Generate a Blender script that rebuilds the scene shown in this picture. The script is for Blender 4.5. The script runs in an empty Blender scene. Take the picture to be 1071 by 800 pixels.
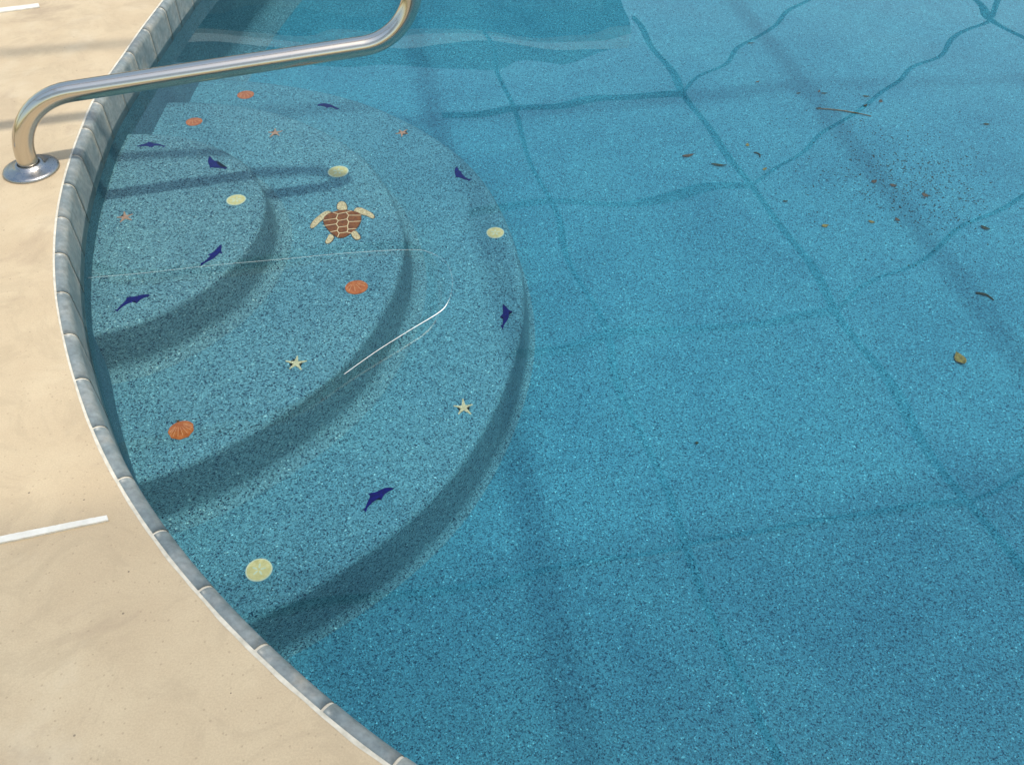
import bpy, bmesh, math, random
from mathutils import Vector, Matrix
random.seed(7)
sc = bpy.context.scene
col = sc.collection
R = math.radians

# ------------------------------------------------------------------ camera
cd = bpy.data.cameras.new("camera"); cam = bpy.data.objects.new("camera", cd); col.objects.link(cam)
cam.location = (0, 0, 1.25); cam.rotation_euler = (R(45), 0, 0)
cd.sensor_fit = 'HORIZONTAL'; cd.sensor_width = 36.0; cd.lens = 36.0*900/1071
cd.clip_start = 0.02; cd.clip_end = 2000
sc.camera = cam
# ------------------------------------------------------------------ light
SUN_EL = 65.5; SUN_AZ = -27.5            # azimuth of the direction TOWARDS the sun, from +X
w = bpy.data.worlds.new("World"); sc.world = w; w.use_nodes = True
nt = w.node_tree; bgn = nt.nodes['Background']
sky = nt.nodes.new('ShaderNodeTexSky'); sky.sky_type = 'NISHITA'; sky.sun_disc = False
sky.sun_elevation = R(SUN_EL); sky.sun_rotation = R(90-SUN_AZ); sky.altitude = 10; sky.air_density = 2.0; sky.dust_density = 2.5
nt.links.new(sky.outputs[0], bgn.inputs[0]); bgn.inputs[1].default_value = 0.15
sl = bpy.data.lights.new("sun", 'SUN'); sl.energy = 2.4; sl.angle = R(1.9); sl.color = (1.0, 0.95, 0.86)
sun = bpy.data.objects.new("sun", sl); col.objects.link(sun)
sd = Vector((math.cos(R(SUN_EL))*math.cos(R(SUN_AZ)), math.cos(R(SUN_EL))*math.sin(R(SUN_AZ)), math.sin(R(SUN_EL))))
sun.rotation_euler = sd.to_track_quat('Z', 'Y').to_euler(); sun.location = sd*20
sl.cycles.is_caustics_light = True
sc.view_settings.view_transform = 'Standard'; sc.view_settings.look = 'None'
sc.view_settings.gamma = 1.0; sc.view_settings.use_curve_mapping = False
sc.view_settings.exposure = 0.60
sc.render.engine = 'CYCLES'
cy = sc.cycles
cy.use_denoising = True; cy.denoiser = 'OPENIMAGEDENOISE'; cy.denoising_input_passes = 'RGB_ALBEDO_NORMAL'
cy.max_bounces = 10; cy.transmission_bounces = 8; cy.transparent_max_bounces = 12; cy.volume_bounces = 0
cy.caustics_reflective = False; cy.caustics_refractive = True; cy.blur_glossy = 0.3
cy.sample_clamp_indirect = 6.0

# ------------------------------------------------------------------ measured outlines, metres in the world (x right, y away, z up)
DATA = {'dolphins': {'d1': (-0.7, [[-0.7655, 3.1589], [-0.7507, 3.1699], [-0.7347, 3.1727], [-0.7213, 3.167], [-0.7049, 3.158], [-0.6876, 3.1419], [-0.6743, 3.1363], [-0.6813, 3.1326], [-0.6857, 3.1279], [-0.6918, 3.1359], [-0.7027, 3.1427], [-0.7133, 3.146], [-0.7206, 3.1446], [-0.7221, 3.1376], [-0.7281, 3.1445], [-0.7367, 3.1513], [-0.7483, 3.1534], [-0.7608, 3.1531]]),
 'd2': (-0.27, [[-1.2131, 2.5056], [-1.2038, 2.5126], [-1.1924, 2.5197], [-1.1841, 2.5267], [-1.1815, 2.5357], [-1.1758, 2.5268], [-1.165, 2.522], [-1.1484, 2.5222], [-1.1361, 2.5155], [-1.1282, 2.5097], [-1.1226, 2.5137], [-1.125, 2.5058], [-1.1278, 2.5008], [-1.1344, 2.5096], [-1.1456, 2.5124], [-1.1577, 2.5113], [-1.1607, 2.5073], [-1.1618, 2.5004], [-1.1695, 2.5052], [-1.1786, 2.508], [-1.192, 2.5078], [-1.2035, 2.5047]]),
 'd3': (-0.27, [[-0.963, 2.4504], [-0.9566, 2.441], [-0.9437, 2.4213], [-0.9281, 2.4196], [-0.9353, 2.4139], [-0.9255, 2.4], [-0.9148, 2.389], [-0.8994, 2.3837], [-0.8931, 2.3865], [-0.8966, 2.38], [-0.8974, 2.3727], [-0.9036, 2.3799], [-0.9133, 2.3826], [-0.9255, 2.3834], [-0.9402, 2.386], [-0.9476, 2.3831], [-0.9472, 2.3896], [-0.9546, 2.4034], [-0.9618, 2.4183], [-0.9639, 2.4352]]),
 'd4': (-0.7, [[-0.1976, 2.7551], [-0.1936, 2.7413], [-0.1884, 2.7277], [-0.1789, 2.7209], [-0.1808, 2.7122], [-0.1735, 2.7006], [-0.1638, 2.6872], [-0.1521, 2.6796], [-0.1419, 2.6835], [-0.1485, 2.6759], [-0.1523, 2.6692], [-0.1577, 2.6758], [-0.1728, 2.6814], [-0.187, 2.6919], [-0.1939, 2.6928], [-0.1994, 2.688], [-0.1993, 2.6985], [-0.2041, 2.7159], [-0.205, 2.7373], [-0.2015, 2.7492]]),
 'd5': (-0.27, [[-0.8185, 1.9907], [-0.816, 1.9749], [-0.8136, 1.9592], [-0.8083, 1.9495], [-0.809, 1.9447], [-0.8153, 1.9514], [-0.8195, 1.9436], [-0.8265, 1.9281], [-0.8349, 1.9184], [-0.8422, 1.9098], [-0.8484, 1.9012], [-0.8531, 1.8917], [-0.8531, 1.9011], [-0.8569, 1.9067], [-0.8503, 1.9087], [-0.8443, 1.9183], [-0.8393, 1.9318], [-0.8352, 1.9395], [-0.8471, 1.9394], [-0.8352, 1.9492], [-0.8293, 1.9649], [-0.8254, 1.9787]]),
 'd6': (-0.27, [[-0.9549, 1.7683], [-0.9647, 1.7708], [-0.9799, 1.7689], [-0.9913, 1.7618], [-1.0042, 1.7599], [-1.0141, 1.7554], [-1.01, 1.7495], [-1.0135, 1.7391], [-1.0181, 1.7288], [-1.0216, 1.7153], [-1.0234, 1.7102], [-1.0297, 1.7093], [-1.0229, 1.7069], [-1.0193, 1.7027], [-1.0192, 1.7094], [-1.0155, 1.717], [-1.0107, 1.7264], [-1.0025, 1.7359], [-0.9932, 1.742], [-0.9867, 1.7429], [-0.9839, 1.7352], [-0.9815, 1.7404], [-0.9765, 1.7499], [-0.9699, 1.7577], [-0.9602, 1.763]]),
 'd7': (-0.7, [[-0.0286, 2.0412], [-0.022, 2.0364], [-0.0153, 2.0232], [-0.0113, 2.0167], [-0.0034, 2.012], [0.0012, 2.0046], [-0.0061, 2.0083], [-0.01, 2.0083], [-0.0106, 1.9916], [-0.0151, 1.9732], [-0.0216, 1.9622], [-0.0254, 1.9513], [-0.0254, 1.944], [-0.0298, 1.9377], [-0.0312, 1.9458], [-0.0358, 1.9522], [-0.0293, 1.9549], [-0.0275, 1.9658], [-0.0275, 1.9768], [-0.027, 1.9879], [-0.0322, 1.9878], [-0.0367, 1.9842], [-0.0335, 1.9915], [-0.0277, 1.999], [-0.0278, 2.0139], [-0.0298, 2.0251]]),
 'd8': (-0.7, [[-0.3022, 1.3644], [-0.3139, 1.3659], [-0.3259, 1.3652], [-0.3353, 1.3601], [-0.3486, 1.3507], [-0.3593, 1.3486], [-0.3672, 1.3457], [-0.3607, 1.3414], [-0.361, 1.3336], [-0.3654, 1.3245], [-0.3678, 1.3116], [-0.3696, 1.3039], [-0.3776, 1.2981], [-0.3712, 1.2995], [-0.3662, 1.2925], [-0.3651, 1.2976], [-0.3649, 1.3053], [-0.3589, 1.3143], [-0.3513, 1.3247], [-0.3434, 1.3325], [-0.3368, 1.3365], [-0.3353, 1.3275], [-0.3315, 1.3327], [-0.3301, 1.3405], [-0.3243, 1.3484], [-0.3151, 1.3557], [-0.3068, 1.3611]])}, 'turtle': {'shell': [[-0.5645, 2.3122], [-0.5387, 2.3228], [-0.5108, 2.3186], [-0.4822, 2.3077], [-0.4748, 2.2799], [-0.4756, 2.2524], [-0.4857, 2.2251], [-0.4993, 2.2008], [-0.5138, 2.1847], [-0.5297, 2.1808], [-0.5444, 2.1911], [-0.564, 2.2132], [-0.5813, 2.2399], [-0.592, 2.2672], [-0.5914, 2.2866], [-0.5803, 2.3035]],
 'head': [[-0.5555, 2.3208], [-0.5601, 2.3493], [-0.5562, 2.3637], [-0.5466, 2.3697], [-0.5351, 2.3612], [-0.5284, 2.344], [-0.5241, 2.3213]],
 'fl1': [[-0.5689, 2.3065], [-0.5859, 2.3186], [-0.6011, 2.306], [-0.6117, 2.2862], [-0.6222, 2.2667], [-0.6272, 2.2446], [-0.626, 2.2311], [-0.618, 2.2285], [-0.6096, 2.2395], [-0.6012, 2.2615], [-0.5915, 2.2754], [-0.5757, 2.2952]],
 'fl2': [[-0.4991, 2.3347], [-0.4821, 2.336], [-0.4634, 2.3221], [-0.4447, 2.3082], [-0.4344, 2.2915], [-0.4349, 2.2804], [-0.4451, 2.2803], [-0.4585, 2.294], [-0.4708, 2.2978], [-0.4886, 2.3048], [-0.5033, 2.3131]],
 'fl3': [[-0.5625, 2.2025], [-0.5458, 2.1895], [-0.5482, 2.171], [-0.5545, 2.1578], [-0.5638, 2.1541], [-0.5693, 2.1628], [-0.5657, 2.1786]],
 'fl4': [[-0.4986, 2.2088], [-0.485, 2.2197], [-0.4725, 2.1985], [-0.4646, 2.1827], [-0.471, 2.1721], [-0.4795, 2.1746], [-0.489, 2.185]]}, 'scutes': [[[-0.5673, 2.3076], [-0.5499, 2.3], [-0.5259, 2.3088], [-0.5106, 2.3169]], [[-0.5259, 2.3088], [-0.5161, 2.2933], [-0.4771, 2.2938]], [[-0.5499, 2.3], [-0.5527, 2.276], [-0.5901, 2.2661]], [[-0.5527, 2.276], [-0.5445, 2.2651], [-0.5187, 2.2738], [-0.5161, 2.2933]], [[-0.5445, 2.2651], [-0.5483, 2.2486], [-0.5878, 2.2388]], [[-0.5187, 2.2738], [-0.5118, 2.2601], [-0.4742, 2.2633]], [[-0.5483, 2.2486], [-0.5394, 2.2324], [-0.5124, 2.2382], [-0.5118, 2.2601]], [[-0.5394, 2.2324], [-0.5412, 2.2162], [-0.5601, 2.209]], [[-0.5412, 2.2162], [-0.5327, 2.203], [-0.5102, 2.2086], [-0.5087, 2.2221], [-0.5124, 2.2382]], [[-0.5087, 2.2221], [-0.4907, 2.225], [-0.484, 2.2251]], [[-0.5327, 2.203], [-0.5352, 2.1844]], [[-0.5102, 2.2086], [-0.4963, 2.2035]]],
 'cream': [[-0.48, -0.5816, 2.5379, 0.0343], [-0.27, -0.8262, 2.2083, 0.0285], [-0.7, -0.0559, 2.3836, 0.0295], [-0.7, -0.5996, 1.1284, 0.0314]],
 'shells': [[-0.7, -1.0593, 3.2275, 0.0328], [-0.48, -1.1397, 2.8405, 0.0289], [-0.48, -0.45, 1.9561, 0.0324], [-0.48, -0.8158, 1.4192, 0.0303]],
 'stars': [[-0.48, -0.5726, 1.6509, 0.0253], [-0.7, -0.1336, 1.6337, 0.0264], [-0.27, -1.1291, 2.1169, 0.0236], [-0.48, -0.8366, 2.7738, 0.0252], [-0.7, -0.4147, 2.9719, 0.0235]],
 'floor': {'yleaf': [1.4128, 1.9723, -1.0163],
 'twig1a': [1.5663, 2.2676, -1.0272],
 'twig1b': [1.6154, 2.2346, -1.0305],
 'chip': [1.7203, 2.61, -1.0408],
 'leafb': [0.7009, 3.0515, -0.9821],
 'leafg_a': [0.813, 2.9898, -0.9874],
 'leafg_b': [0.8675, 2.9782, -0.9905],
 'stick_a': [1.3004, 3.3998, -1.0306],
 'stick_b': [1.5072, 3.3405, -1.0417],
 'bit_a': [0.9681, 3.0758, -0.9997],
 'bit_b': [0.985, 3.0435, -0.9999],
 'l1': [0.9508, 3.1285, -1.0002],
 'l2': [1.1179, 3.973, -1.0418],
 'l3': [1.0815, 3.6164, -1.025],
 'l4': [1.2421, 3.5219, -1.0311],
 'l5': [1.3372, 3.538, -1.0374],
 'l6': [1.3542, 3.5223, -1.0379],
 'l7': [1.5302, 3.4987, -1.048],
 'l8': [1.5811, 3.4598, -1.05],
 'l9': [1.3942, 2.8886, -1.0231],
 'l10': [1.4607, 2.8641, -1.0271],
 'l11': [1.5625, 2.8038, -1.0329],
 'l12': [1.4167, 2.6631, -1.0207],
 'l13': [1.1392, 2.6202, -1.001],
 'l14': [1.3175, 2.6472, -1.0136],
 'l15': [0.9893, 2.9673, -0.9981],
 'l16': [1.9645, 3.2772, -1.0697],
 'l17': [1.0258, 2.7641, -0.9959],
 'l18': [0.5387, 1.6488, -0.9587],
 'g': [1.5099, 2.8939, -1.031],
 'g2': [1.5001, 2.9871, -1.0323],
 'g3': [1.5645, 2.8333, -1.0335],
 'tip': [1.5053, 3.4222, -1.0441]}, 'glint': [[-1.0702, 1.7234], [-0.9362, 1.743], [-0.7741, 1.7748], [-0.583, 1.8032], [-0.413, 1.8279], [-0.2643, 1.8404], [-0.2133, 1.8279], [-0.1712, 1.7869], [-0.1508, 1.7234], [-0.1504, 1.6662], [-0.1596, 1.6183], [-0.1786, 1.586], [-0.2383, 1.5269], [-0.3093, 1.4538], [-0.3755, 1.3752]],
 'chip': [-0.9578, 1.3896, -0.1],
 'edge': [[-1.2928, 3.1791], [-1.2968, 2.9921], [-1.2905, 2.8077], [-1.2923, 2.6293], [-1.2837, 2.4507], [-1.2575, 2.2989], [-1.2332, 2.1437], [-1.2037, 2.0014], [-1.1612, 1.8407], [-1.1095, 1.6889], [-1.0499, 1.5381], [-0.9788, 1.3939], [-0.904, 1.2556], [-0.8232, 1.1209], [-0.7323, 0.9933], [-0.6312, 0.8726], [-0.522, 0.7589], [-0.406, 0.6536], [-0.283, 0.5529], [-0.1703, 0.4768]],
 'joint1': [[-1.0093, 0.8372], [-0.719, 0.9135], [-0.713, 0.9031], [-1.0019, 0.8218]],
 'joint2': [[-2.0924, 3.0769], [-1.7328, 3.2054], [-1.7156, 3.1748], [-2.0725, 3.0357]],
 'patch': [[-0.3398, 0.5119]],
 'specks': [[-1.4712, 3.0398], [-1.2322, 1.9804], [-1.2239, 1.9325], [-0.8412, 0.8807], [-0.7115, 0.683], [-0.6776, 0.801], [-0.5305, 0.7447], [-0.445, 0.6731], [-0.933, 0.9844], [-0.7992, 0.6568], [-0.729, 0.8142], [-0.5841, 0.6297], [-0.6693, 0.5119], [-0.7447, 0.625]]}
C0 = (-1.23, 2.09)                        # centre of the round steps
ZW = -0.10                                # water level
T_Z = (-0.27, -0.48, -0.70); T_R = (0.505, 0.90, 1.27)
def floor_z(x, y):
    return -0.92 - 0.07*max(0.0, math.hypot(x-C0[0], y-C0[1])-1.27)

# ------------------------------------------------------------------ helpers
def tag(o, label=None, cat=None, group=None, kind=None):
    if label: o['label'] = label
    if cat: o['category'] = cat
    if group: o['group'] = group
    if kind: o['kind'] = kind
    return o
def link(name, me, parent=None, wet=False):
    o = bpy.data.objects.new(name, me); col.objects.link(o)
    if parent: o.parent = parent
    if wet: o.cycles.is_caustics_receiver = True
    return o
def mesh(name, vs, fs, mat, parent=None, smooth=False, wet=False):
    me = bpy.data.meshes.new(name); me.from_pydata([tuple(v) for v in vs], [], fs)
    me.materials.append(mat); me.validate()
    if smooth: me.polygons.foreach_set('use_smooth', [True]*len(me.polygons))
    me.update()
    return link(name, me, parent, wet)
def from_bm(name, bm, mat, parent=None, smooth=False, wet=False):
    me = bpy.data.meshes.new(name); bm.to_mesh(me); bm.free(); me.materials.append(mat)
    if smooth: me.polygons.foreach_set('use_smooth', [True]*len(me.polygons))
    return link(name, me, parent, wet)
def empty(name, loc=(0, 0, 0)):
    o = bpy.data.objects.new(name, None); col.objects.link(o); o.location = loc; o.empty_display_size = 0.1
    return o
def ccw(p):
    a = sum(p[i][0]*p[(i+1) % len(p)][1]-p[(i+1) % len(p)][0]*p[i][1] for i in range(len(p)))
    return p if a > 0 else p[::-1]
def smooth_poly(p, n=2):
    for _ in range(n):
        q = []
        for i in range(len(p)):
            a, b = p[i], p[(i+1) % len(p)]
            q.append((a[0]*.75+b[0]*.25, a[1]*.75+b[1]*.25)); q.append((a[0]*.25+b[0]*.75, a[1]*.25+b[1]*.75))
        p = q
    return p
def prism_bm(p, z0, z1, bevel=0.0):
    p = ccw(p); bm = bmesh.new()
    b = [bm.verts.new((x, y, z0)) for x, y in p]; t = [bm.verts.new((x, y, z1)) for x, y in p]
    n = len(p); bm.faces.new(t); bm.faces.new(b[::-1])
    for i in range(n):
        j = (i+1) % n; bm.faces.new((b[i], b[j], t[j], t[i]))
    bmesh.ops.triangulate(bm, faces=[f for f in bm.faces if len(f.verts) > 4])
    return bm
def box_vf(vs, fs, c, u, v, wv, hu, hv, hw):
    """a box with centre c and unit axes u v wv"""
    k = len(vs); c, u, v, wv = Vector(c), Vector(u), Vector(v), Vector(wv)
    for a in (-1, 1):
        for b in (-1, 1):
            for d in (-1, 1): vs.append(c+u*hu*a+v*hv*b+wv*hw*d)
    for f in ((0, 1, 3, 2), (4, 6, 7, 5), (0, 4, 5, 1), (2, 3, 7, 6), (0, 2, 6, 4), (1, 5, 7, 3)): fs.append(tuple(k+i for i in f))
def beam(name, a, b, wd, ht, mat, parent):
    a, b = Vector(a), Vector(b); u = (b-a).normalized(); s = u.cross(Vector((0, 0, 1)))
    s = Vector((1, 0, 0)) if s.length < 1e-4 else s.normalized()
    t = s.cross(u); vs, fs = [], []
    box_vf(vs, fs, (a+b)/2, u, s, t, (b-a).length/2, wd/2, ht/2)
    return mesh(name, vs, fs, mat, parent)
def sweep(pts, rad, seg=32, cap=True):
    """round tube along a polyline, rad a number or list"""
    vs, fs = [], []; n = len(pts); pts = [Vector(p) for p in pts]; ref = None
    for i, p in enumerate(pts):
        d = (pts[min(i+1, n-1)]-pts[max(i-1, 0)]).normalized()
        if ref is None:
            ref = d.cross(Vector((0.3, 0.8, 0.5))).normalized()
        ref = (ref-d*ref.dot(d)).normalized(); b = d.cross(ref); r = rad[i] if isinstance(rad, (list, tuple)) else rad
        for k in range(seg):
            t = 2*math.pi*k/seg; vs.append(p+ref*r*math.cos(t)+b*r*math.sin(t))
    for i in range(n-1):
        for k in range(seg):
            j = (k+1) % seg; fs.append((i*seg+k, i*seg+j, (i+1)*seg+j, (i+1)*seg+k))
    if cap:
        fs.append(tuple(range(seg))[::-1]); fs.append(tuple((n-1)*seg+k for k in range(seg)))
    return vs, fs
def catmull(P, closed, n):
    out = []; m = len(P)
    for i in range(m if closed else m-1):
        g = lambda k: Vector(P[k % m] if closed else P[max(0, min(m-1, k))])
        p0, p1, p2, p3 = g(i-1), g(i), g(i+1), g(i+2)
        for k in range(n):
            t = k/n
            out.append(0.5*((2*p1)+(p2-p0)*t+(2*p0-5*p1+4*p2-p3)*t*t+(3*p1-p0-3*p2+p3)*t**3))
    if not closed: out.append(Vector(P[-1]))
    return out
def lathe(prof, seg=64):
    vs, fs = [], []
    for r, z in prof:
        for k in range(seg): a = 2*math.pi*k/seg; vs.append((r*math.cos(a), r*math.sin(a), z))
    for i in range(len(prof)-1):
        for k in range(seg):
            j = (k+1) % seg; fs.append((i*seg+k, i*seg+j, (i+1)*seg+j, (i+1)*seg+k))
    return vs, fs

# ------------------------------------------------------------------ materials
class M:
    def __init__(s, name, rough=0.6, metal=0.0, color=(.5, .5, .5), spec=0.5):
        s.m = bpy.data.materials.new(name); s.m.use_nodes = True; s.n = s.m.node_tree.nodes; s.l = s.m.node_tree.links
        s.b = s.n['Principled BSDF']; s.b.inputs['Roughness'].default_value = rough; s.b.inputs['Metallic'].default_value = metal
        s.b.inputs['Base Color'].default_value = (*color, 1); s.b.inputs['Specular IOR Level'].default_value = spec
        s.geo = s.n.new('ShaderNodeNewGeometry')
    def noise(s, scale, detail=4, rough=.55, dist=0, vec=None):
        t = s.n.new('ShaderNodeTexNoise'); t.inputs['Scale'].default_value = scale; t.inputs['Detail'].default_value = detail
        t.inputs['Roughness'].default_value = rough; t.inputs['Distortion'].default_value = dist
        s.l.new(vec or s.geo.outputs['Position'], t.inputs['Vector']); return t.outputs[0]
    def voro(s, scale, out='Color', rnd=1.0, dim='3D'):
        t = s.n.new('ShaderNodeTexVoronoi'); t.voronoi_dimensions = dim; t.inputs['Scale'].default_value = scale; t.inputs['Randomness'].default_value = rnd
        s.l.new(s.geo.outputs['Position'], t.inputs['Vector']); return t.outputs[out]
    def sep(s, c, ch=0):
        t = s.n.new('ShaderNodeSeparateColor'); s.l.new(c, t.inputs[0]); return t.outputs[ch]
    def ramp(s, f, stops, mode='LINEAR'):
        t = s.n.new('ShaderNodeValToRGB'); t.color_ramp.interpolation = mode; e = t.color_ramp.elements
        while len(e) < len(stops): e.new(1.0)
        for k, (p, c) in enumerate(stops):
            e[k].position = p; e[k].color = (*c, 1) if len(c) == 3 else c
        s.l.new(f, t.inputs[0]); return t.outputs[0]
    def mix(s, f, a, b, mode='MIX'):
        t = s.n.new('ShaderNodeMix'); t.data_type = 'RGBA'; t.blend_type = mode
        for i, v in ((0, f), (6, a), (7, b)):
            if isinstance(v, (int, float)): t.inputs[i].default_value = v
            elif isinstance(v, tuple): t.inputs[i].default_value = (*v, 1)
            else: s.l.new(v, t.inputs[i])
        return t.outputs[2]
    def math(s, op, a, b=0.0):
        t = s.n.new('ShaderNodeMath'); t.operation = op
        for i, v in ((0, a), (1, b)):
            if isinstance(v, (int, float)): t.inputs[i].default_value = v
            else: s.l.new(v, t.inputs[i])
        return t.outputs[0]
    def col(s, o): s.l.new(o, s.b.inputs['Base Color']); return s
    def rough(s, o): s.l.new(o, s.b.inputs['Roughness']); return s
    def bump(s, h, dist, strength=1.0):
        t = s.n.new('ShaderNodeBump'); t.inputs['Distance'].default_value = dist; t.inputs['Strength'].default_value = strength
        s.l.new(h, t.inputs['Height']); s.l.new(t.outputs[0], s.b.inputs['Normal']); return s
G3 = lambda v: (v, v, v)

# pebble plaster of the pool
def plaster(name, water_tint, con=(1.0, 1.0)):
  m = M(name, .8, spec=.1)
  c1 = m.sep(m.voro(280), 0); c2 = m.sep(m.voro(430), 1)
  lo, hi = con
  K = lambda v: tuple(mean*(1+(x/mean-1)*(lo if x < mean else hi)) for x, mean in zip(v, (.145, .235, .265)))
  basec = m.ramp(c1, [(0, K((.014, .030, .060))), (.07, K((.060, .115, .145))), (.22, K((.115, .195, .225))), (.5, K((.15, .245, .275))), (.75, K((.175, .28, .31))), (.93, K((.23, .34, .36))), (.99, K((.48, .58, .56)))], 'CONSTANT')
  fine = m.ramp(c2, [(0, G3(1-.62*lo)), (.10, G3(1-.25*lo)), (.4, G3(1.0)), (.75, G3(1+.18*hi)), (.975, G3(1+.8*hi))], 'CONSTANT')
  cc = m.mix(1.0, basec, fine, 'MULTIPLY')
  blot = m.ramp(m.noise(2.2, 7, .68, .5), [(.28, (.76, .82, .86)), (.5, (1, 1, 1)), (.72, (1.16, 1.13, 1.08))])
  cc = m.mix(1.0, cc, blot, 'MULTIPLY')
  cc = m.mix(1.0, cc, water_tint, 'MULTIPLY')
  m.col(cc); m.bump(c1, .0006, .4); return m.m
PLASTER = plaster('pebble_plaster', (.42, 1.16, 1.40), (.74, .75))           # floor: turquoise of the deep water put into the plaster colour
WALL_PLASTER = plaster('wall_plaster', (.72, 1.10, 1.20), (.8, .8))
STEP_PLASTER = [plaster('step_plaster', c, k) for c, k in (((1.10, 1.32, 1.30), (1.0, .75)), ((.92, 1.30, 1.36), (.95, .75)), ((.74, 1.26, 1.38), (.88, .75)))]   # steps: water tint, stronger with depth, put into the plaster colours

# acrylic deck
m = M('deck_coating', .75)
n1 = m.noise(1.6, 6, .62, .3); n2 = m.noise(9, 6, .6); n3 = m.noise(330, 5, .65); n4 = m.noise(900, 2)
cc = m.ramp(n1, [(.3, (.40, .305, .19)), (.5, (.465, .368, .238)), (.72, (.50, .405, .27))])
cc = m.mix(m.ramp(n2, [(.35, G3(0)), (.7, G3(.75))]), cc, (.41, .315, .20))
cc = m.mix(1.0, cc, m.ramp(n3, [(.3, G3(.88)), (.7, G3(1.08))]), 'MULTIPLY')
st = m.ramp(m.noise(2.7, 8, .7, .8), [(.54, G3(0)), (.70, G3(.9))])
cc = m.mix(st, cc, (.31, .235, .155))
vd = m.voro(8.0, 'Distance', 1, '2D'); vr = m.sep(m.voro(8.0, 'Color', 1, '2D'), 0)
sp = m.math('MULTIPLY', m.math('LESS_THAN', vd, m.math('MULTIPLY', vr, .016)), m.math('GREATER_THAN', vr, .45))
cc = m.mix(m.math('MULTIPLY', sp, .8), cc, (.10, .075, .05))
pd = m.voro(55.0, 'Distance', 1, '2D'); pr = m.sep(m.voro(55.0, 'Color', 1, '2D'), 1)
pit = m.math('MULTIPLY', m.math('LESS_THAN', pd, m.math('MULTIPLY', pr, .10)), m.math('GREATER_THAN', pr, .72))
cc = m.mix(m.math('MULTIPLY', pit, .45), cc, (.24, .18, .11))
dr = m.ramp(m.noise(5.5, 9, .75, 1.5), [(.50, G3(0)), (.60, G3(.28)), (.66, G3(.05))])
cc = m.mix(dr, cc, (.30, .235, .15))
lt = m.ramp(m.noise(3.6, 6, .6, .4), [(.55, G3(0)), (.75, G3(.5))]); cc = m.mix(lt, cc, (.52, .45, .33))
m.col(cc); m.bump(m.math('ADD', n3, m.math('MULTIPLY', n4, .5)), .0010, .5); DECK = m.m

# glazed slate-blue tile
m = M('slate_tile', .42)
n1 = m.noise(14, 6, .6, .6); n2 = m.noise(70, 5, .6)
cc = m.ramp(n1, [(.28, (.10, .125, .128)), (.42, (.15, .178, .18)), (.58, (.20, .218, .21)), (.75, (.25, .235, .195))])
cc = m.mix(1.0, cc, m.ramp(n2, [(.3, G3(.72)), (.7, G3(1.22))]), 'MULTIPLY')
m.col(cc); m.bump(n2, .0008, .5); TILE = m.m
m = M('grout', .85); cc = m.ramp(m.noise(60, 4), [(.3, (.38, .35, .28)), (.7, (.58, .54, .45))]); m.col(cc); GROUT = m.m
m = M('joint_sealant', .7); cc = m.ramp(m.noise(30, 5), [(.3, (.50, .48, .42)), (.7, (.66, .64, .58))]); m.col(cc)
m.bump(m.noise(300), .0006, .5); SEAL = m.m
# metal
m = M('stainless_steel', .14, 1.0, (.58, .53, .455)); m.rough(m.ramp(m.noise(40, 5), [(.3, G3(.13)), (.75, G3(.20))])); STEEL = m.m
m = M('cast_steel', .30, 1.0, (.34, .34, .34)); m.rough(m.ramp(m.noise(90, 5), [(.3, G3(.22)), (.75, G3(.45))])); m.bump(m.noise(220), .0005, .4); CAST = m.m
m = M('bronze_aluminium', .5, 0.0, (.03, .025, .02)); BRONZE = m.m
# water
m = M('pool_water'); m.n.remove(m.b); g = m.n.new('ShaderNodeBsdfGlass'); g.inputs['IOR'].default_value = 1.333; g.inputs['Roughness'].default_value = 0; g.inputs['Color'].default_value = (.89, .985, 1, 1)
o = m.n['Material Output']; m.l.new(g.outputs[0], o.inputs['Surface']); WATER = m.m
# ceramics
def ceramic(name, a, b, scale=60, rough=.45, spec=.12):
    m = M(name, rough, spec=spec); c = m.ramp(m.noise(scale, 5, .65), [(.32, a), (.68, b)]); m.col(c)
    m.bump(m.noise(scale*3), .0006, .35); return m.m
NAVY = ceramic('navy_ceramic', (.001, .0005, .06), (.004, .001, .16), 120)
CREAM = ceramic('cream_ceramic', (.62, .50, .20), (.82, .68, .33), 90)
CREAM_RIM = ceramic('cream_rim_ceramic', (.60, .62, .42), (.74, .74, .55), 90)
ORANGE = ceramic('orange_ceramic', (.40, .085, .018), (.62, .19, .06), 110)
ORANGE_PALE = ceramic('pale_orange_ceramic', (.66, .30, .13), (.78, .42, .2), 90)
STARC = ceramic('starfish_ceramic', (.40, .35, .19), (.78, .69, .43), 260)
STARO = ceramic('orange_starfish_ceramic', (.34, .17, .10), (.60, .34, .22), 260)
SHELLB = ceramic('turtle_brown_ceramic', (.13, .032, .006), (.36, .11, .022), 150)
SKIN = ceramic('turtle_skin_ceramic', (.34, .20, .08), (.95, .74, .44), 230)
SCUTE = ceramic('scute_line_ceramic', (.78, .55, .30), (.9, .68, .40), 60)
DARKL = ceramic('turtle_outline_ceramic', (.05, .03, .012), (.11, .06, .02), 90)
LEAF_Y = ceramic('yellowed_leaf', (.10, .08, .02), (.34, .27, .07), 120, .6)
LEAF_B = ceramic('browned_leaf', (.06, .04, .025), (.16, .10, .055), 160, .7)
LEAF_D = ceramic('dark_leaf', (.015, .022, .012), (.06, .07, .03), 200, .7)
TWIG = ceramic('twig_bark', (.06, .04, .02), (.26, .22, .13), 140, .8)
GLINT = ceramic('pale_glint', (.85, .85, .80), (.95, .95, .92), 40, .4)
STUCCO = ceramic('house_stucco', (.17, .17, .17), (.22, .22, .21), 30, .9)
SHINGLE = ceramic('roof_shingle', (.03, .028, .025), (.05, .045, .04), 20, .9)
WHITE = ceramic('white_metal', (.7, .7, .68), (.78, .78, .76), 10, .5)
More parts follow.
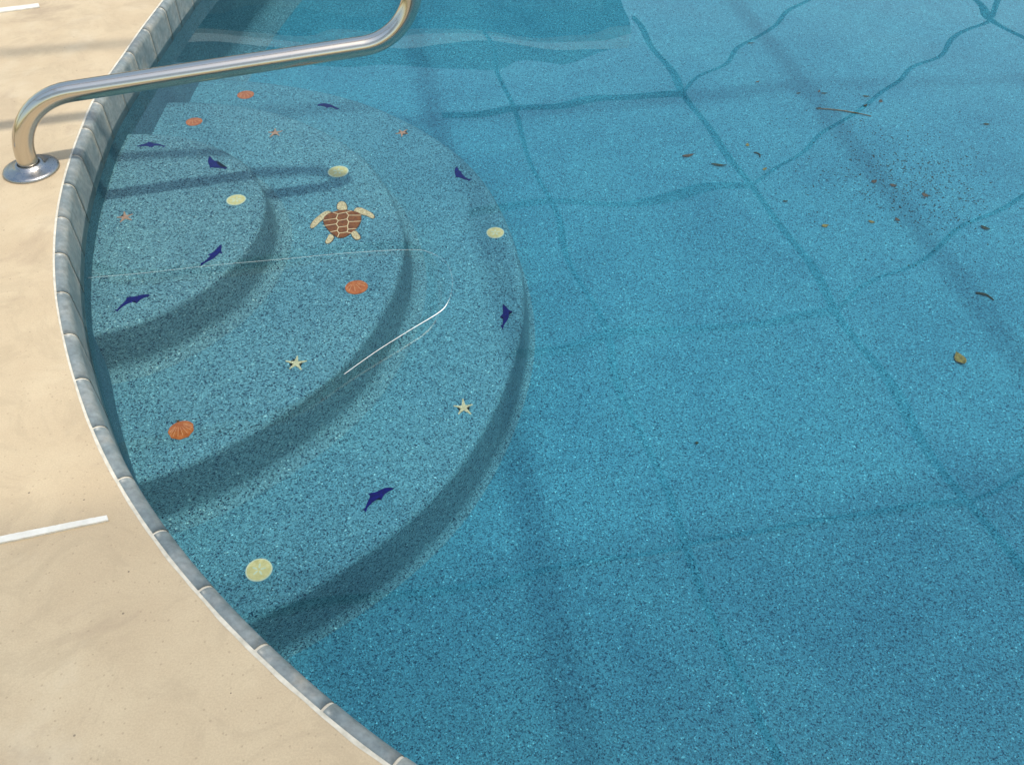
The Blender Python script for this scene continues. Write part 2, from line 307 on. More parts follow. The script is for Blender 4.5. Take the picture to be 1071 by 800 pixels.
m = M('window_glass', .05, 0, (.02, .025, .03)); PANE = m.m
m = M('lawn_grass', .9); cc = m.ramp(m.noise(2, 8, .7), [(.3, (.035, .07, .015)), (.7, (.08, .13, .03))]); m.col(cc); m.bump(m.noise(60, 4), .03, 1); LAWN = m.m
# insect screen: open mesh, a fine weave that lets most light through
m = M('shade_mesh', .9, 0, (.05, .05, .05)); tr = m.n.new('ShaderNodeBsdfTransparent'); mx = m.n.new('ShaderNodeMixShader'); mx.inputs[0].default_value = .36
o = m.n['Material Output']; m.l.new(tr.outputs[0], mx.inputs[1]); m.l.new(m.b.outputs[0], mx.inputs[2]); m.l.new(mx.outputs[0], o.inputs['Surface']); MESH = m.m

# ------------------------------------------------------------------ pool outline
E = [Vector(p) for p in DATA['edge']]
E = [E[0]]+[E[i-1]*.2+E[i]*.6+E[i+1]*.2 for i in range(1, len(E)-1)]+[E[-1]]
EXT = [(-.05, .408), (.08, .343), (.26, .258), (.5, .165), (.8, .08), (1.2, .0), (2.2, .05), (3.4, .5), (4.6, 1.5), (5.2, 3.0), (5.0, 5.0), (4.0, 6.8), (2.2, 7.8), (.5, 7.2), (-.6, 5.9), (-1.0, 5.1), (-1.16, 4.5), (-1.24, 4.05), (-1.275, 3.7), (-1.288, 3.42)]
loop = catmull([tuple(p) for p in E]+EXT, True, 12)     # 12 steps between two measured grout joints
NL = len(loop)
def inward(i):
    d = (loop[(i+1) % NL]-loop[(i-1) % NL]).normalized(); return Vector((-d.y, d.x))
def off(i, dist): return loop[i % NL]+inward(i % NL)*dist
def ring(profile, name, mat, parent=None, smooth=True, wet=False):
    vs, fs = [], []; P = len(profile)
    for i in range(NL):
        for dd, z in profile:
            q = off(i, dd); zz = floor_z(q.x, q.y)+z[1] if isinstance(z, tuple) else z
            vs.append((q.x, q.y, zz))
    for i in range(NL):
        j = (i+1) % NL
        for k in range(P-1): fs.append((i*P+k, j*P+k, j*P+k+1, i*P+k+1))
    return mesh(name, vs, fs, mat, parent, smooth, wet)
def inside(x, y, grow=0.0):
    c = False; j = NL-1
    for i in range(NL):
        a, b = LG[i], LG[j]
        if (a.y > y) != (b.y > y) and x < (b.x-a.x)*(y-a.y)/(b.y-a.y)+a.x: c = not c
        j = i
    return c

rg = random.Random(3)
gw = [0.0]*NL
for lam in (9, 23, 41, 77):
    ph = rg.uniform(0, 6.3)
    for i in range(NL): gw[i] += math.sin(2*math.pi*lam*i/NL+ph)/4
LIP = []
for i in range(NL):
    near = min(1.0, max(0.0, (1.25-loop[i].y)/.5))            # the grout lip is wide along the near side, thin on the far side
    LIP.append(.0005+.0026*near+(.0004+.0012*near)*gw[i])
# deck with the pool cut out, and lawn round the deck
def holed_sheet(name, outer, inner, z, mat):
    bm = bmesh.new(); ed = []
    for L in (outer, inner):
        v = [bm.verts.new((p[0], p[1], z)) for p in L]
        ed += [bm.edges.new((v[i], v[(i+1) % len(v)])) for i in range(len(v))]
    bmesh.ops.triangle_fill(bm, use_beauty=True, edges=ed, normal=(0, 0, 1))
    bmesh.ops.recalc_face_normals(bm, faces=bm.faces)
    if sum(f.normal.z for f in bm.faces) < 0: bmesh.ops.reverse_faces(bm, faces=bm.faces)
    return from_bm(name, bm, mat)
deck_rect = [(-8, -6), (9, -6), (9, 9.2), (-8, 9.2)]
tag(holed_sheet('deck', deck_rect, [off(i, -LIP[i]) for i in range(NL)], 0.0, DECK), kind='structure')
tag(holed_sheet('lawn', [(-600, -600), (600, -600), (600, 600), (-600, 600)], deck_rect, -0.03, LAWN), kind='structure')

# tiled edge: bull-nosed tiles over a continuous bed of grout
cop = empty('pool_coping', (0, 0, 0))
tag(cop, 'blue-grey glazed bullnose tile edge with pale grout running round the pool', 'pool edge')
prof = [(.0015, -.003), (.0035, -.0008), (.007, 0.0)]+[(.007+.021*math.sin(R(a)), -.021+.021*math.cos(R(a))) for a in (15, 30, 45, 60, 75, 90)]+[(.028, -.06), (.028, -.105), (.028, -.152), (.022, -.156)]
gp = [(-.0032, .0006), (-.001, .0007), (.0012, .0002), (.0045, -.0020)]+[(.0062+.0205*math.sin(R(a)), -.0218+.0205*math.cos(R(a))) for a in (15, 30, 45, 60, 75, 90)]+[(.0269, -.15), (.018, -.157)]
def ring_var(profile, name, mat, parent):
    vs, fs = [], []; P = len(profile)
    for i in range(NL):
        lipw = LIP[i]+.0006
        for k, (dd, z) in enumerate(profile):
            q = off(i, -lipw if k == 0 else (-lipw*.5 if k == 1 else dd)); vs.append((q.x, q.y, z))
    for i in range(NL):
        j = (i+1) % NL
        for k in range(P-1): fs.append((i*P+k, j*P+k, j*P+k+1, i*P+k+1))
    return mesh(name, vs, fs, mat, parent, True, True)
ring_var(gp, 'grout', GROUT, cop)
ntile = NL//12; vs, fs = [], []
P = len(prof); acc = 0
joints = [i*12 for i in range(len(E))]
k = (len(E)-1)*12                                        # beyond the measured stretch: joints by length
acc = 0.0
while k < NL-3:
    acc += (loop[(k+1) % NL]-loop[k]).length; k += 1
    if acc > .155: joints.append(k); acc = 0.0
def pt(u, dist):
    i = int(math.floor(u)); t = u-i; return off(i, dist)*(1-t)+off(i+1, dist)*t
for a, b in zip(joints, joints[1:]+[NL]):
    seglen = sum((loop[(i+1) % NL]-loop[i % NL]).length for i in range(a, b)); g_ = .0026/seglen*(b-a)
    us = [a+g_]+[a+g_+(b-a-2*g_)*t/8 for t in range(1, 8)]+[b-g_]; base = len(vs); jz = random.uniform(-.0004, .0004); jd = random.uniform(-.0004, .0004)
    for u in us:
        for dd, z in prof:
            q = pt(u, dd+jd); vs.append((q.x, q.y, z+jz))
    for r_ in range(len(us)-1):
        for c_ in range(P-1):
            fs.append((base+r_*P+c_, base+(r_+1)*P+c_, base+(r_+1)*P+c_+1, base+r_*P+c_+1))
    fs.append(tuple(base+c_ for c_ in range(P))[::-1]); fs.append(tuple(base+(len(us)-1)*P+c_ for c_ in range(P)))
mesh('tile', vs, fs, TILE, cop, True, True)

# pool wall below the tiles, with a coved foot
pw = [(.024, -.150)]+[(.024, -.155-.03*k) for k in range(1, 6)]+[(.026, ('f', .12))]+[(.026+.12*(1-math.cos(R(a))), ('f', .12*(1-math.sin(R(a)))+.0015)) for a in (15, 30, 45, 60, 75, 90)]
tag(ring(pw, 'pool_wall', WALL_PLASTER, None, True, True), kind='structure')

# floor of the pool
LG = [off(i, -.05) for i in range(NL)]
step = .08; vid = {}; vs, fs = [], []
def gv(i, j, f, s):
    if (i, j) not in vid:
        vid[(i, j)] = len(vs); x, y = -2+i*s, -.3+j*s; vs.append((x, y, f(x, y)))
    return vid[(i, j)]
for i in range(95):
    for j in range(105):
        if inside(-2+(i+.5)*step, -.3+(j+.5)*step): fs.append((gv(i, j, floor_z, step), gv(i+1, j, floor_z, step), gv(i+1, j+1, floor_z, step), gv(i, j+1, floor_z, step)))
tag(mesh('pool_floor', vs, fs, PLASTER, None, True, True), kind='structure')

# three round steps
st_root = empty('pool_steps', (C0[0], C0[1], -.92))
tag(st_root, 'three concentric half-round pebble plaster steps under the water by the handrail', 'pool steps')
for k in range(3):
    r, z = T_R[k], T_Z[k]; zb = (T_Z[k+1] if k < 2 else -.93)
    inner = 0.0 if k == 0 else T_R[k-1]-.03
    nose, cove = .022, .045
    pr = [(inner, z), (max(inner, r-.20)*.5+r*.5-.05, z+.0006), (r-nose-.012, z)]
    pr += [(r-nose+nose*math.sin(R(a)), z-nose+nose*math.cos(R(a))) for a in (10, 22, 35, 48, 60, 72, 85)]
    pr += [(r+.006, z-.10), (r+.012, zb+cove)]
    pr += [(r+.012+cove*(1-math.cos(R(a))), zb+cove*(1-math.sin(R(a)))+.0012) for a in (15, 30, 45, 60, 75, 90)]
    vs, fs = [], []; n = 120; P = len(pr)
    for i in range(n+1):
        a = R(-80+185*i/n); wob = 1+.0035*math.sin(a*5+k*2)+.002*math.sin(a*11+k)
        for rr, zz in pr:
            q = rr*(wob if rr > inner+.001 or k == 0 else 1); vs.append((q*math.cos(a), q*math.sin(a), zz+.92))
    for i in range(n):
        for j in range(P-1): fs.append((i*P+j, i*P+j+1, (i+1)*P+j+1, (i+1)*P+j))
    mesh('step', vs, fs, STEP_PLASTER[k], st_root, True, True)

# water body
LG = [off(i, -.012) for i in range(NL)]
def ripple(x, y):
    z = 0.0
    for ax, ay, ph, am in RIP: z += 0.95*am*math.sin(ax*x+ay*y+ph)
    return z
RIP = []
rr = random.Random(11)
for lam, slope in ((1.3, .0022), (.85, .0026), (.6, .0028), (.42, .0028), (.30, .0022), (.22, .0018), (.5, .0022), (.34, .0020)):
    an = rr.uniform(0, 2*math.pi); kk = 2*math.pi/lam; RIP.append((kk*math.cos(an), kk*math.sin(an), rr.uniform(0, 6.28), slope/kk))
s = .03; nx, ny = 245, 280; vid = {}; vs, fs = [], []
for i in range(nx):
    for j in range(ny):
        if inside(-2+(i+.5)*s, -.3+(j+.5)*s):
            fs.append(tuple(gv(a, b, lambda x, y: ZW+ripple(x, y), s) for a, b in ((i, j), (i+1, j), (i+1, j+1), (i, j+1))))
nt_ = len(vs); topf = len(fs)
from collections import Counter
ec = Counter()
for f in fs:
    for a, b in zip(f, f[1:]+f[:1]): ec[(min(a, b), max(a, b))] += 1
bd = {}
for f in list(fs):
    for a, b in zip(f, f[1:]+f[:1]):
        if ec[(min(a, b), max(a, b))] == 1: bd[a] = b
low = {}
for v in set(bd)|set(bd.values()):
    low[v] = len(vs); vs.append((vs[v][0], vs[v][1], -1.9))
for a, b in bd.items(): fs.append((b, a, low[a], low[b]))
side_end = len(fs)
for f in fs[:topf]:
    q = []
    for v in f:
        if v not in low: low[v] = len(vs); vs.append((vs[v][0], vs[v][1], -1.9))
        q.append(low[v])
    fs.append(tuple(q[::-1]))
wm = bpy.data.meshes.new('water'); wm.from_pydata(vs, [], fs); wm.materials.append(WATER); wm.validate()
wm.polygons.foreach_set('use_smooth', [i < topf for i in range(len(wm.polygons))])
me_e = wm.attributes.new('sharp_edge', 'BOOLEAN', 'EDGE') if 'sharp_edge' not in wm.attributes else wm.attributes['sharp_edge']
for e in wm.edges:
    a, b = e.vertices
    if a < nt_ and b < nt_ and ec.get((min(a, b), max(a, b)), 0) == 1: me_e.data[e.index].value = True
wo = link('water', wm); tag(wo, kind='structure'); wo.cycles.is_caustics_caster = True

# ------------------------------------------------------------------ deck details
def worn(P, n=60, j=.00045):
    out = []; rj = random.Random(len(P)+int(P[0][0]*100))
    for i in range(4):
        a, b = Vector(P[i]), Vector(P[(i+1) % 4]); d = b-a; nn = Vector((-d.y, d.x)).normalized(); k = n if d.length > .05 else 4
        for q in range(k): out.append(tuple(a+d*(q/k)+nn*rj.uniform(-j, j)))
    return out
tag(from_bm('joint_strip', prism_bm(worn(DATA['joint1']), .0005, .0045), SEAL), 'white joint filler strip in the deck ending beside the lower left pool edge', 'deck joint', 'white joint strips in the deck')
tag(from_bm('joint_strip', prism_bm(worn(DATA['joint2']), .0005, .0045), SEAL), 'white joint filler strip in the deck at the top left corner of the photo', 'deck joint', 'white joint strips in the deck')

# ------------------------------------------------------------------ handrail
PHI = R(15); B0 = Vector((-1.31, 2.069, 0)); ur = Vector((math.cos(PHI), math.sin(PHI), 0))
def rz(r, z): return ur*r+Vector((0, 0, z))
def fillet(C, T, n=14):
    out = [Vector(C[0])]
    for i in range(1, len(C)-1):
        p = Vector(C[i]); a = (Vector(C[i-1])-p).normalized(); b = (Vector(C[i+1])-p).normalized(); t = T[i-1]
        half = a.angle(b)/2; rad = t*math.tan(half); cen = p+(a+b).normalized()*(rad/math.sin(half))
        s0 = p+a*t-cen; s1 = p+b*t-cen; th = s0.angle(s1)
        for k in range(n+1):
            f = k/n; out.append(cen+(s0*math.sin((1-f)*th)+s1*math.sin(f*th))/math.sin(th))
    out.append(Vector(C[-1])); return out
rail = empty('handrail', B0)
tag(rail, 'polished stainless steel tube handrail bent out from the deck over the pool steps', 'handrail')
path = fillet([rz(0, .004), rz(0, .197), rz(1.085, .243), rz(1.085, .575), rz(.52, .92), rz(-.42, .92), rz(-.42, .004)], [.17, .15, .09, .16, .15])
vs, fs = sweep(path, .0262, 48, False); mesh('tube', vs, fs, STEEL, rail, True)
fl = [(.028, .001), (.028, .022), (.030, .0235), (.036, .022), (.0385, .0175), (.043, .0145), (.058, .0115), (.066, .0098), (.0705, .0078), (.0725, .0045), (.0725, .0005)]
for r in (0, -.42):
    vs, fs = lathe(fl, 72); f = mesh('flange', vs, fs, CAST, rail, True); f.location = rz(r, 0)

# ------------------------------------------------------------------ mosaics set in the steps
def grow(P, f, d=.0025):
    cx = sum(p[0] for p in P)/len(P); cy_ = sum(p[1] for p in P)/len(P); out = []
    for p in P:
        v = Vector((p[0]-cx, p[1]-cy_)); out.append(tuple(Vector(p)+v.normalized()*d) if v.length else p)
    return out
def inlay(name, poly, z, mat, label, cat, group, sm=1, th=.0028):
    o = from_bm(name, prism_bm(grow(smooth_poly(poly, sm), 1, .0013) if sm else poly, z+.0004, z+th), mat, None, False, True)
    cx = sum(p[0] for p in poly)/len(poly); cyy = sum(p[1] for p in poly)/len(poly)
    for v in o.data.vertices: v.co -= Vector((cx, cyy, z))
    o.location = (cx, cyy, z); return tag(o, label, cat, group)
DL = dict(
    d1='slim arched navy dolphin inlay farthest away, just below the handrail',
    d2='flat thin navy dolphin inlay at the far side of the top step, beside the tiles',
    d3='steep nose-up navy dolphin inlay on the top step, above the brightest cream disc',
    d4='steep nose-up navy dolphin inlay on the lowest step, far right of the turtle',
    d5='diving navy dolphin inlay slanting up to the right near the rim of the top step',
    d6='long navy dolphin inlay leaping right above the near rim of the top step',
    d7='upright navy dolphin inlay swimming straight up at the right rim of the lowest step',
    d8='largest navy dolphin inlay leaping right on the near part of the lowest step')
for k, (z, p) in DATA['dolphins'].items():
    inlay('dolphin_inlay', p, z, NAVY, DL[k], 'dolphin inlay', 'navy dolphin inlays on the steps', 1)
def circ(r, n=40, a=1.0, rot=0.0, wob=0.0, ph=0):
    return [(r*(1+wob*math.sin(3*t+ph))*math.cos(t)*math.cos(rot)-r*a*math.sin(t)*math.sin(rot), r*(1+wob*math.sin(3*t+ph))*math.cos(t)*math.sin(rot)+r*a*math.sin(t)*math.cos(rot)) for t in (2*math.pi*k/n for k in range(n))]
CL = ('cream oval inlay in the two rail shadows on the middle step, above the turtle',
      'cream disc inlay near the right rim of the top step, brightest of the cream discs',
      'cream disc inlay on the lowest step between two navy dolphins at its right rim',
      'largest cream disc inlay, on the lowest step close to the near tiled edge')
for i, (z, x, y, r) in enumerate(DATA['cream']):
    t = empty('sand_dollar_inlay', (x, y, z)); tag(t, CL[i], 'disc inlay', 'cream disc inlays on the steps')
    from_bm('rim', prism_bm(circ(r, 44, .97, .4, .012, i), .0004, .0024), CREAM_RIM, t, False, True)
    from_bm('face', prism_bm(circ(r*.90, 44, .97, .4, .012, i), .0024, .0034), CREAM, t, False, True)
    bm = bmesh.new()
    for q in range(5):
        a = R(90+72*q); c = Vector((math.cos(a), math.sin(a), 0))*r*.33; s_ = Matrix.Rotation(a, 4, 'Z')
        pts = [c+(s_@Vector((r*.22*math.cos(u), r*.075*math.sin(u), 0))) for u in (2*math.pi*e/12 for e in range(12))]
        bb = prism_bm([(p.x, p.y) for p in pts], .0034, .0039); mm = bpy.data.meshes.new('t'); bb.to_mesh(mm); bb.free(); bm.from_mesh(mm); bpy.data.meshes.remove(mm)
    from_bm('petal', bm, CREAM_RIM, t, False, True)
SL = ('orange oval shell inlay just under the handrail, above all other orange ones',
      'orange oval shell inlay on the middle step, left of the one under the handrail',
      'coral orange oval shell inlay on the middle step, right below the turtle',
      'orange scallop shell inlay with fanned ribs at the near end of the middle step')
for i, (z, x, y, r) in enumerate(DATA['shells']):
    t = empty('shell_inlay', (x, y, z)); tag(t, SL[i], 'shell inlay', 'orange shell inlays on the steps')
    if i < 3:
        body = circ(r, 40, .93, .3, .02, i)
    else:
        body = []
        for k in range(48):
            a = 2*math.pi*k/48; hinge = math.cos(a-R(118)); q = r*(1+.035*math.cos(9*(a-R(118)))*(hinge < .4)-.10*max(0, hinge)**3)
            body.append((q*math.cos(a), q*math.sin(a)))
    from_bm('shell', prism_bm(body, .0004, .0028), ORANGE, t, False, True)
    bm = bmesh.new(); nr = 9 if i == 3 else 6
    hx, hy = (math.cos(R(118))*r*.8, math.sin(R(118))*r*.8)
    for q in range(nr):
        a = R(118+180-62+124*q/(nr-1)); e = Vector((hx, hy))+Vector((math.cos(a), math.sin(a)))*r*(1.45 if i == 3 else 1.25)
        if e.length > r*.9: e = e*(r*.9/e.length)
        s0 = Vector((hx, hy)).lerp(e, .35); d = (e-s0).normalized(); nn = Vector((-d.y, d.x))*r*.022
        bb = prism_bm([tuple(s0-nn*.4), tuple(e-nn), tuple(e+nn), tuple(s0+nn*.4)], .0028, .0034); mm = bpy.data.meshes.new('t'); bb.to_mesh(mm); bb.free(); bm.from_mesh(mm); bpy.data.meshes.remove(mm)
    from_bm('rib', bm, ORANGE_PALE, t, False, True)
    if i == 3:
        from_bm('hinge', prism_bm([(hx*1.25+p[0], hy*1.25+p[1]) for p in circ(r*.12, 12)], .0004, .004), DARKL, t, False, True)
STL = ('cream starfish inlay near the rim of the middle step, right of the orange scallop',
       'cream starfish inlay on the lowest step between the upright and the largest dolphin',
       'small orange starfish inlay on the top step beside the tiled edge',
       'pale orange starfish inlay on the middle step, left of the arched dolphin',
       'smallest orange starfish inlay at the far side of the lowest step')
for i, (z, x, y, r) in enumerate(DATA['stars']):
    p = []; r = r*1.12
    for q in range(5):
        a = R(92+72*q+(0, 4, 20, 8, 33)[i])
        rl = r*(1+.1*math.sin(q*2.3+i))
        for da, k in ((-36, .30), (-9, .62), (-3.5, .95), (0, 1.0), (3.5, .95), (9, .62)): p.append((x+rl*k*math.cos(a+R(da)), y+rl*k*math.sin(a+R(da))))
    inlay('starfish_inlay', p, z, STARC if i < 2 else STARO, STL[i], 'starfish inlay', 'starfish inlays on the steps', 0)
# turtle
TZ = -.48; T = DATA['turtle']; tc = [sum(p[k] for p in T['shell'])/len(T['shell']) for k in (0, 1)]
tt = empty('turtle_inlay', (tc[0], tc[1], TZ)); tag(tt, 'brown and cream sea turtle inlay with honeycomb shell on the middle step', 'turtle inlay')
loc = lambda P: [(p[0]-tc[0], p[1]-tc[1]) for p in P]
for nm, key, mt in (('flipper', 'fl1', SKIN), ('flipper', 'fl2', SKIN), ('flipper', 'fl3', SKIN), ('flipper', 'fl4', SKIN), ('head', 'head', SKIN)):
    P = smooth_poly(loc(T[key]), 1); a = from_bm(nm, prism_bm(P, .0012, .0030), mt, tt, False, True)
    from_bm('outline', prism_bm(grow(P, 1), .0004, .0012), DARKL, a, False, True)
P = smooth_poly(loc(T['shell']), 1); sh = from_bm('shell', prism_bm(P, .0012, .0036), SHELLB, tt, False, True)
from_bm('outline', prism_bm(grow(P, 1, .002), .0005, .0012), DARKL, sh, False, True)
bm = bmesh.new()
for L in DATA['scutes']:
    L = [Vector(p) for p in loc(L)]
    for a, b in zip(L, L[1:]):
        d = (b-a).normalized(); nn = Vector((-d.y, d.x))*.0012; a_ = a-d*.0008; b_ = b+d*.0008
        bb = prism_bm([tuple(a_-nn), tuple(b_-nn), tuple(b_+nn), tuple(a_+nn)], .0036, .0042+.0001*random.random()); mm = bpy.data.meshes.new('t'); bb.to_mesh(mm); bb.free(); bm.from_mesh(mm); bpy.data.meshes.remove(mm)
from_bm('scute_lines', bm, SCUTE, sh, False, True)

# ------------------------------------------------------------------ leaves, twigs, grit on the pool floor
FL = DATA['floor']
def leaf(key, ln, wd, rot, mat, label, curl=.006, group='leaf litter on the pool floor', cat='leaf', name='leaf'):
    x, y, z = FL[key]; vs, fs = [], []; n = 10
    for i in range(n+1):
        t = i/n; w_ = wd/2*math.sin(math.pi*min(1, max(0, t))**.85)*(1 if 0 < i < n else .05)
        for s_ in (-1, -.5, 0, .5, 1):
            vs.append(Vector(((t-.5)*ln, s_*w_, .003+abs(s_)*curl*.6+curl*(2*t-1)**2)))
    for i in range(n):
        for j in range(4): fs.append((i*5+j, (i+1)*5+j, (i+1)*5+j+1, i*5+j+1))
    o = mesh(name, vs, fs, mat, None, True, True); o.location = (x, y, z); o.rotation_euler = (0, 0, R(rot))
    sm = o.modifiers.new('t', 'SOLIDIFY'); sm.thickness = .0006
    return tag(o, label, cat, group)
leaf('yleaf', .052, .036, 100, LEAF_Y, 'yellow-green curled leaf lying alone near the right edge of the pool floor', .008)
leaf('leafb', .050, .016, 12, LEAF_B, 'brown pointed leaf on the pool floor left of a dark green leaf')
leaf('chip', .034, .014, -40, LEAF_D, 'tiny black leaf scrap with pale end near the right side of the pool floor')
leaf('leafg_a', .060, .012, -14, LEAF_D, 'narrow dark green leaf on the pool floor beside the brown pointed leaf')
def twig(a, b, rad, label, cat='twig', bend=.01, mat=None):
    A, Bv = Vector(FL[a])+Vector((0, 0, rad+.001)), Vector(FL[b])+Vector((0, 0, rad+.001)); n = 10
    d = Bv-A; nn = Vector((-d.y, d.x, 0)).normalized()
    pts = [A+d*(i/n)+nn*bend*math.sin(math.pi*i/n)+nn*random.uniform(-.0015, .0015) for i in range(n+1)]
    vs, fs = sweep([p-A for p in pts], [rad*(.6+.5*math.sin(math.pi*min(1, .15+i/n))+random.uniform(-.1, .1)) for i in range(n+1)], 8)
    o = mesh('twig', vs, fs, mat or TWIG, None, True, True); o.location = A; return tag(o, label, cat, 'twigs on the pool floor')
twig('twig1a', 'twig1b', .0042, 'short dark twig lying on the pool floor above the yellow-green leaf', mat=LEAF_D)
twig('stick_a', 'stick_b', .0040, 'long thin brown twig lying among leaf bits far out on the pool floor')
twig('bit_a', 'bit_b', .0035, 'short black twig between the narrow dark leaf and the long twig', mat=LEAF_D)
leaf('stick_a', .022, .012, 20, LEAF_D, 'dark leaf scrap at the left end of the long brown twig')
leaf('tip', .018, .010, 40, LEAF_B, 'brown leaf scrap just above the right end of the long twig')
LL = dict(l1=(.022, .014, 80, LEAF_Y, 'pale green leaf scrap above the short black twig'), l2=(.034, .008, 5, LEAF_D, 'thin dark leaf scrap nearest the top edge right of the handrail'),
          l3=(.022, .010, 30, LEAF_B, 'lone brown leaf scrap above left of the long twig'), l4=(.022, .009, 15, LEAF_D, 'dark leaf scrap nearest above the left end of the long twig'),
          l5=(.022, .010, 60, LEAF_B, 'left one of two touching leaf scraps above the long twig'), l6=(.028, .010, 0, LEAF_D, 'right one of two touching leaf scraps above the long twig'),
          l7=(.030, .012, -10, LEAF_D, 'dark leaf scrap above the right half of the long twig'), l8=(.024, .016, 70, LEAF_B, 'reddish brown leaf scrap right of the long twig'),
          l9=(.026, .018, 30, LEAF_B, 'brown leaf scrap at the left of the dark grit patch'), l10=(.026, .016, -20, LEAF_B, 'brown leaf scrap in the middle of the dark grit patch'),
          l11=(.028, .018, 120, LEAF_B, 'brown leaf scrap at the right of the dark grit patch'), l12=(.020, .014, 110, LEAF_B, 'brown leaf scrap below the dark grit patch'),
          l13=(.026, .016, 10, LEAF_Y, 'pale yellow leaf scrap left below the dark grit patch'), l14=(.024, .014, -30, LEAF_Y, 'green-brown leaf scrap under the left part of the grit patch'),
          l15=(.022, .012, 40, LEAF_Y, 'greenish leaf scrap right below the short black twig'), l16=(.024, .014, -10, LEAF_D, 'dark leaf scrap at the right above the grit patch'),
          l17=(.018, .008, 0, LEAF_D, 'small dark leaf scrap below the long twig, left of the pale yellow scrap'), l18=(.010, .008, 0, LEAF_D, 'tiny black leaf speck alone in the middle of the open pool floor'))
for k, (ln, wd, rot, mt, lb) in LL.items(): leaf(k, ln, wd, rot, mt, lb, .003)
vs, fs = [], []
for k in range(1100):
    c = FL[random.choice(('g', 'g', 'g2', 'g3'))]; x = c[0]+random.gauss(0, .17); y = c[1]+random.gauss(0, .20); z = floor_z(x, y)+.0015; r = random.uniform(.0014, .0048); a = random.uniform(0, 3)
    b = len(vs); q = [(math.cos(a+u)*r*random.uniform(.6, 1.2), math.sin(a+u)*r*random.uniform(.5, 1)) for u in (0, 1.6, 3.1, 4.7)]
    vs += [(x+p[0], y+p[1], z) for p in q]+[(x, y, z+r*.6)]; fs += [(b, b+1, b+4), (b+1, b+2, b+4), (b+2, b+3, b+4), (b+3, b, b+4), (b+3, b+2, b+1, b)]
tag(mesh('grit', vs, fs, LEAF_D, None, False, True), 'scattered fine dark grit collected on the pool floor around brown leaf scraps', 'grit', kind='stuff')
# chip of shell at the waterline
bx, by, bz = DATA['chip']
bm = prism_bm(circ(.0075, 10, .7, .5, .15), -.003, .003); o = from_bm('shell_chip', bm, CREAM, None, False, False); o.location = (bx+.004, by, ZW+.001)
tag(o, 'tiny pale chip floating at the waterline against the left tiled edge', 'chip')
# bright reflected line on the water, shaped as a thin white tube
th = catmull([(p[0], p[1], ZW+.0012) for p in DATA['glint']], False, 8); n = len(th)
rad = [.00018+.00062*math.exp(-((i/n-.76)/.06)**2)+(.0003 if i/n > .70 else 0)-(.0001 if .45 < i/n < .68 else 0) for i in range(n)]
th = [Vector((p.x, p.y, ZW+ripple(p.x, p.y)+.0004)) for p in th]
vs, fs = sweep([p-th[0] for p in th], rad, 8); o = mesh('glint_line', vs, fs, GLINT, None, True, False); o.location = th[0]
tag(o, 'fine white reflection line looped on the water surface over the three steps', 'glint')

# ------------------------------------------------------------------ screen enclosure over the pool (it casts the beam shadows and shows in the water)
U = Vector((math.cos(R(11)), math.sin(R(11)), 0)); V = Vector((-U.y, U.x, 0)); HC = 2.4
def uv(u, v, h=HC): return U*u+V*v+Vector((0, 0, h))
cage = empty('pool_enclosure', (0, 0, 0)); tag(cage, 'dark bronze aluminium screen enclosure frame standing over the pool', 'pool enclosure')
VS = (-2.6, -.9, 2.39, 4.05, 5.65, 7.3)
UE, HE = 4.75, 1.14                                       # the roof is flat to u = 3.08, then slopes down to the eave
for v in VS:
    beam('roof_beam', uv(-3.6 if v < 3 else .75, v), uv(3.08, v), .030, .05, BRONZE, cage)
    beam('roof_beam', uv(3.08, v, HC-.003), uv(UE, v, HE), .018, .026, BRONZE, cage)
    beam('post', uv(UE, v, 0), uv(UE, v, HE-.02), .03, .03, BRONZE, cage)
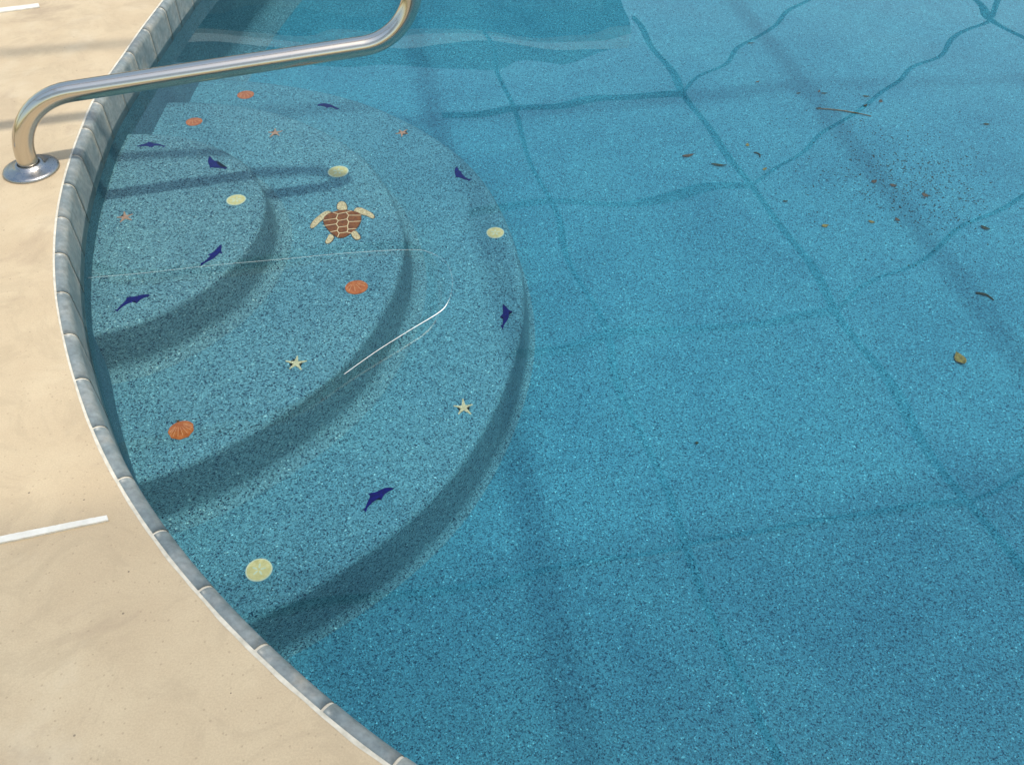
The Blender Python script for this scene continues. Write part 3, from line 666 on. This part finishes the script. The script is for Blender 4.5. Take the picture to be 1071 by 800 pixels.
for u, h in ((-3.6, HC), (-1.95, HC), (1.42, HC), (3.08, HC), (UE, HE)):
    beam('roof_beam', uv(u, VS[0], h-.002), uv(u, 9.0 if u > 0 else 2.39, h-.002), .030 if u < UE else .018, .05 if u < UE else .025, BRONZE, cage)
for u, v in ((-3.6, -2.6), (-3.6, 2.39), (-.3, -2.6), (3.08, -2.6)):
    beam('post', uv(u, v, 0), uv(u, v, HC-.03), .05, .05, BRONZE, cage)
vs = [uv(-3.6, -2.6, HC+.04), uv(4.4, -2.6, HC+.04), uv(4.4, .38, HC+.04), uv(-3.6, .38, HC+.04)]
mesh('shade_screen', vs, [(0, 1, 2, 3)], MESH, cage)

# house across the pool, seen only in the water
hs = empty('house', (-2.6, 12, 0)); tag(hs, 'grey house with white gutter mirrored in the far left of the pool', 'house')
def hbox(name, x0, x1, y0, y1, z0, z1, mat, par=None):
    vs, fs = [], []; box_vf(vs, fs, ((x0+x1)/2, (y0+y1)/2, (z0+z1)/2), (1, 0, 0), (0, 1, 0), (0, 0, 1), (x1-x0)/2, (y1-y0)/2, (z1-z0)/2)
    for v in vs: v -= Vector((-2.6, 12, 0))
    return mesh(name, vs, fs, mat, par or hs)
hbox('wall', -7.4, 1.0, 9.6, 15, -.02, 2.4, STUCCO)
wn = hbox('window', -3.4, -1.4, 9.57, 9.6, .9, 2.1, WHITE); hbox('pane', -3.3, -1.5, 9.55, 9.567, 1.0, 2.0, PANE, wn)
hbox('gutter', -7.7, 1.25, 9.05, 9.2, 2.42, 2.52, WHITE)
rv = [Vector(p)-Vector((-2.6, 12, 0)) for p in ((-7.7, 9.2, 2.52), (1.25, 9.2, 2.52), (.75, 12, 4.1), (-7.2, 12, 4.1), (-7.7, 15.4, 2.5), (1.25, 15.4, 2.5), (-7.7, 9.2, 2.40), (1.25, 9.2, 2.40), (-7.7, 15.4, 2.4), (1.25, 15.4, 2.4))]
mesh('roof', rv, [(0, 1, 2, 3), (3, 2, 5, 4), (0, 3, 4, 8, 6), (1, 7, 9, 5, 2), (6, 8, 9, 7), (0, 6, 7, 1), (4, 5, 9, 8)], SHINGLE, hs)
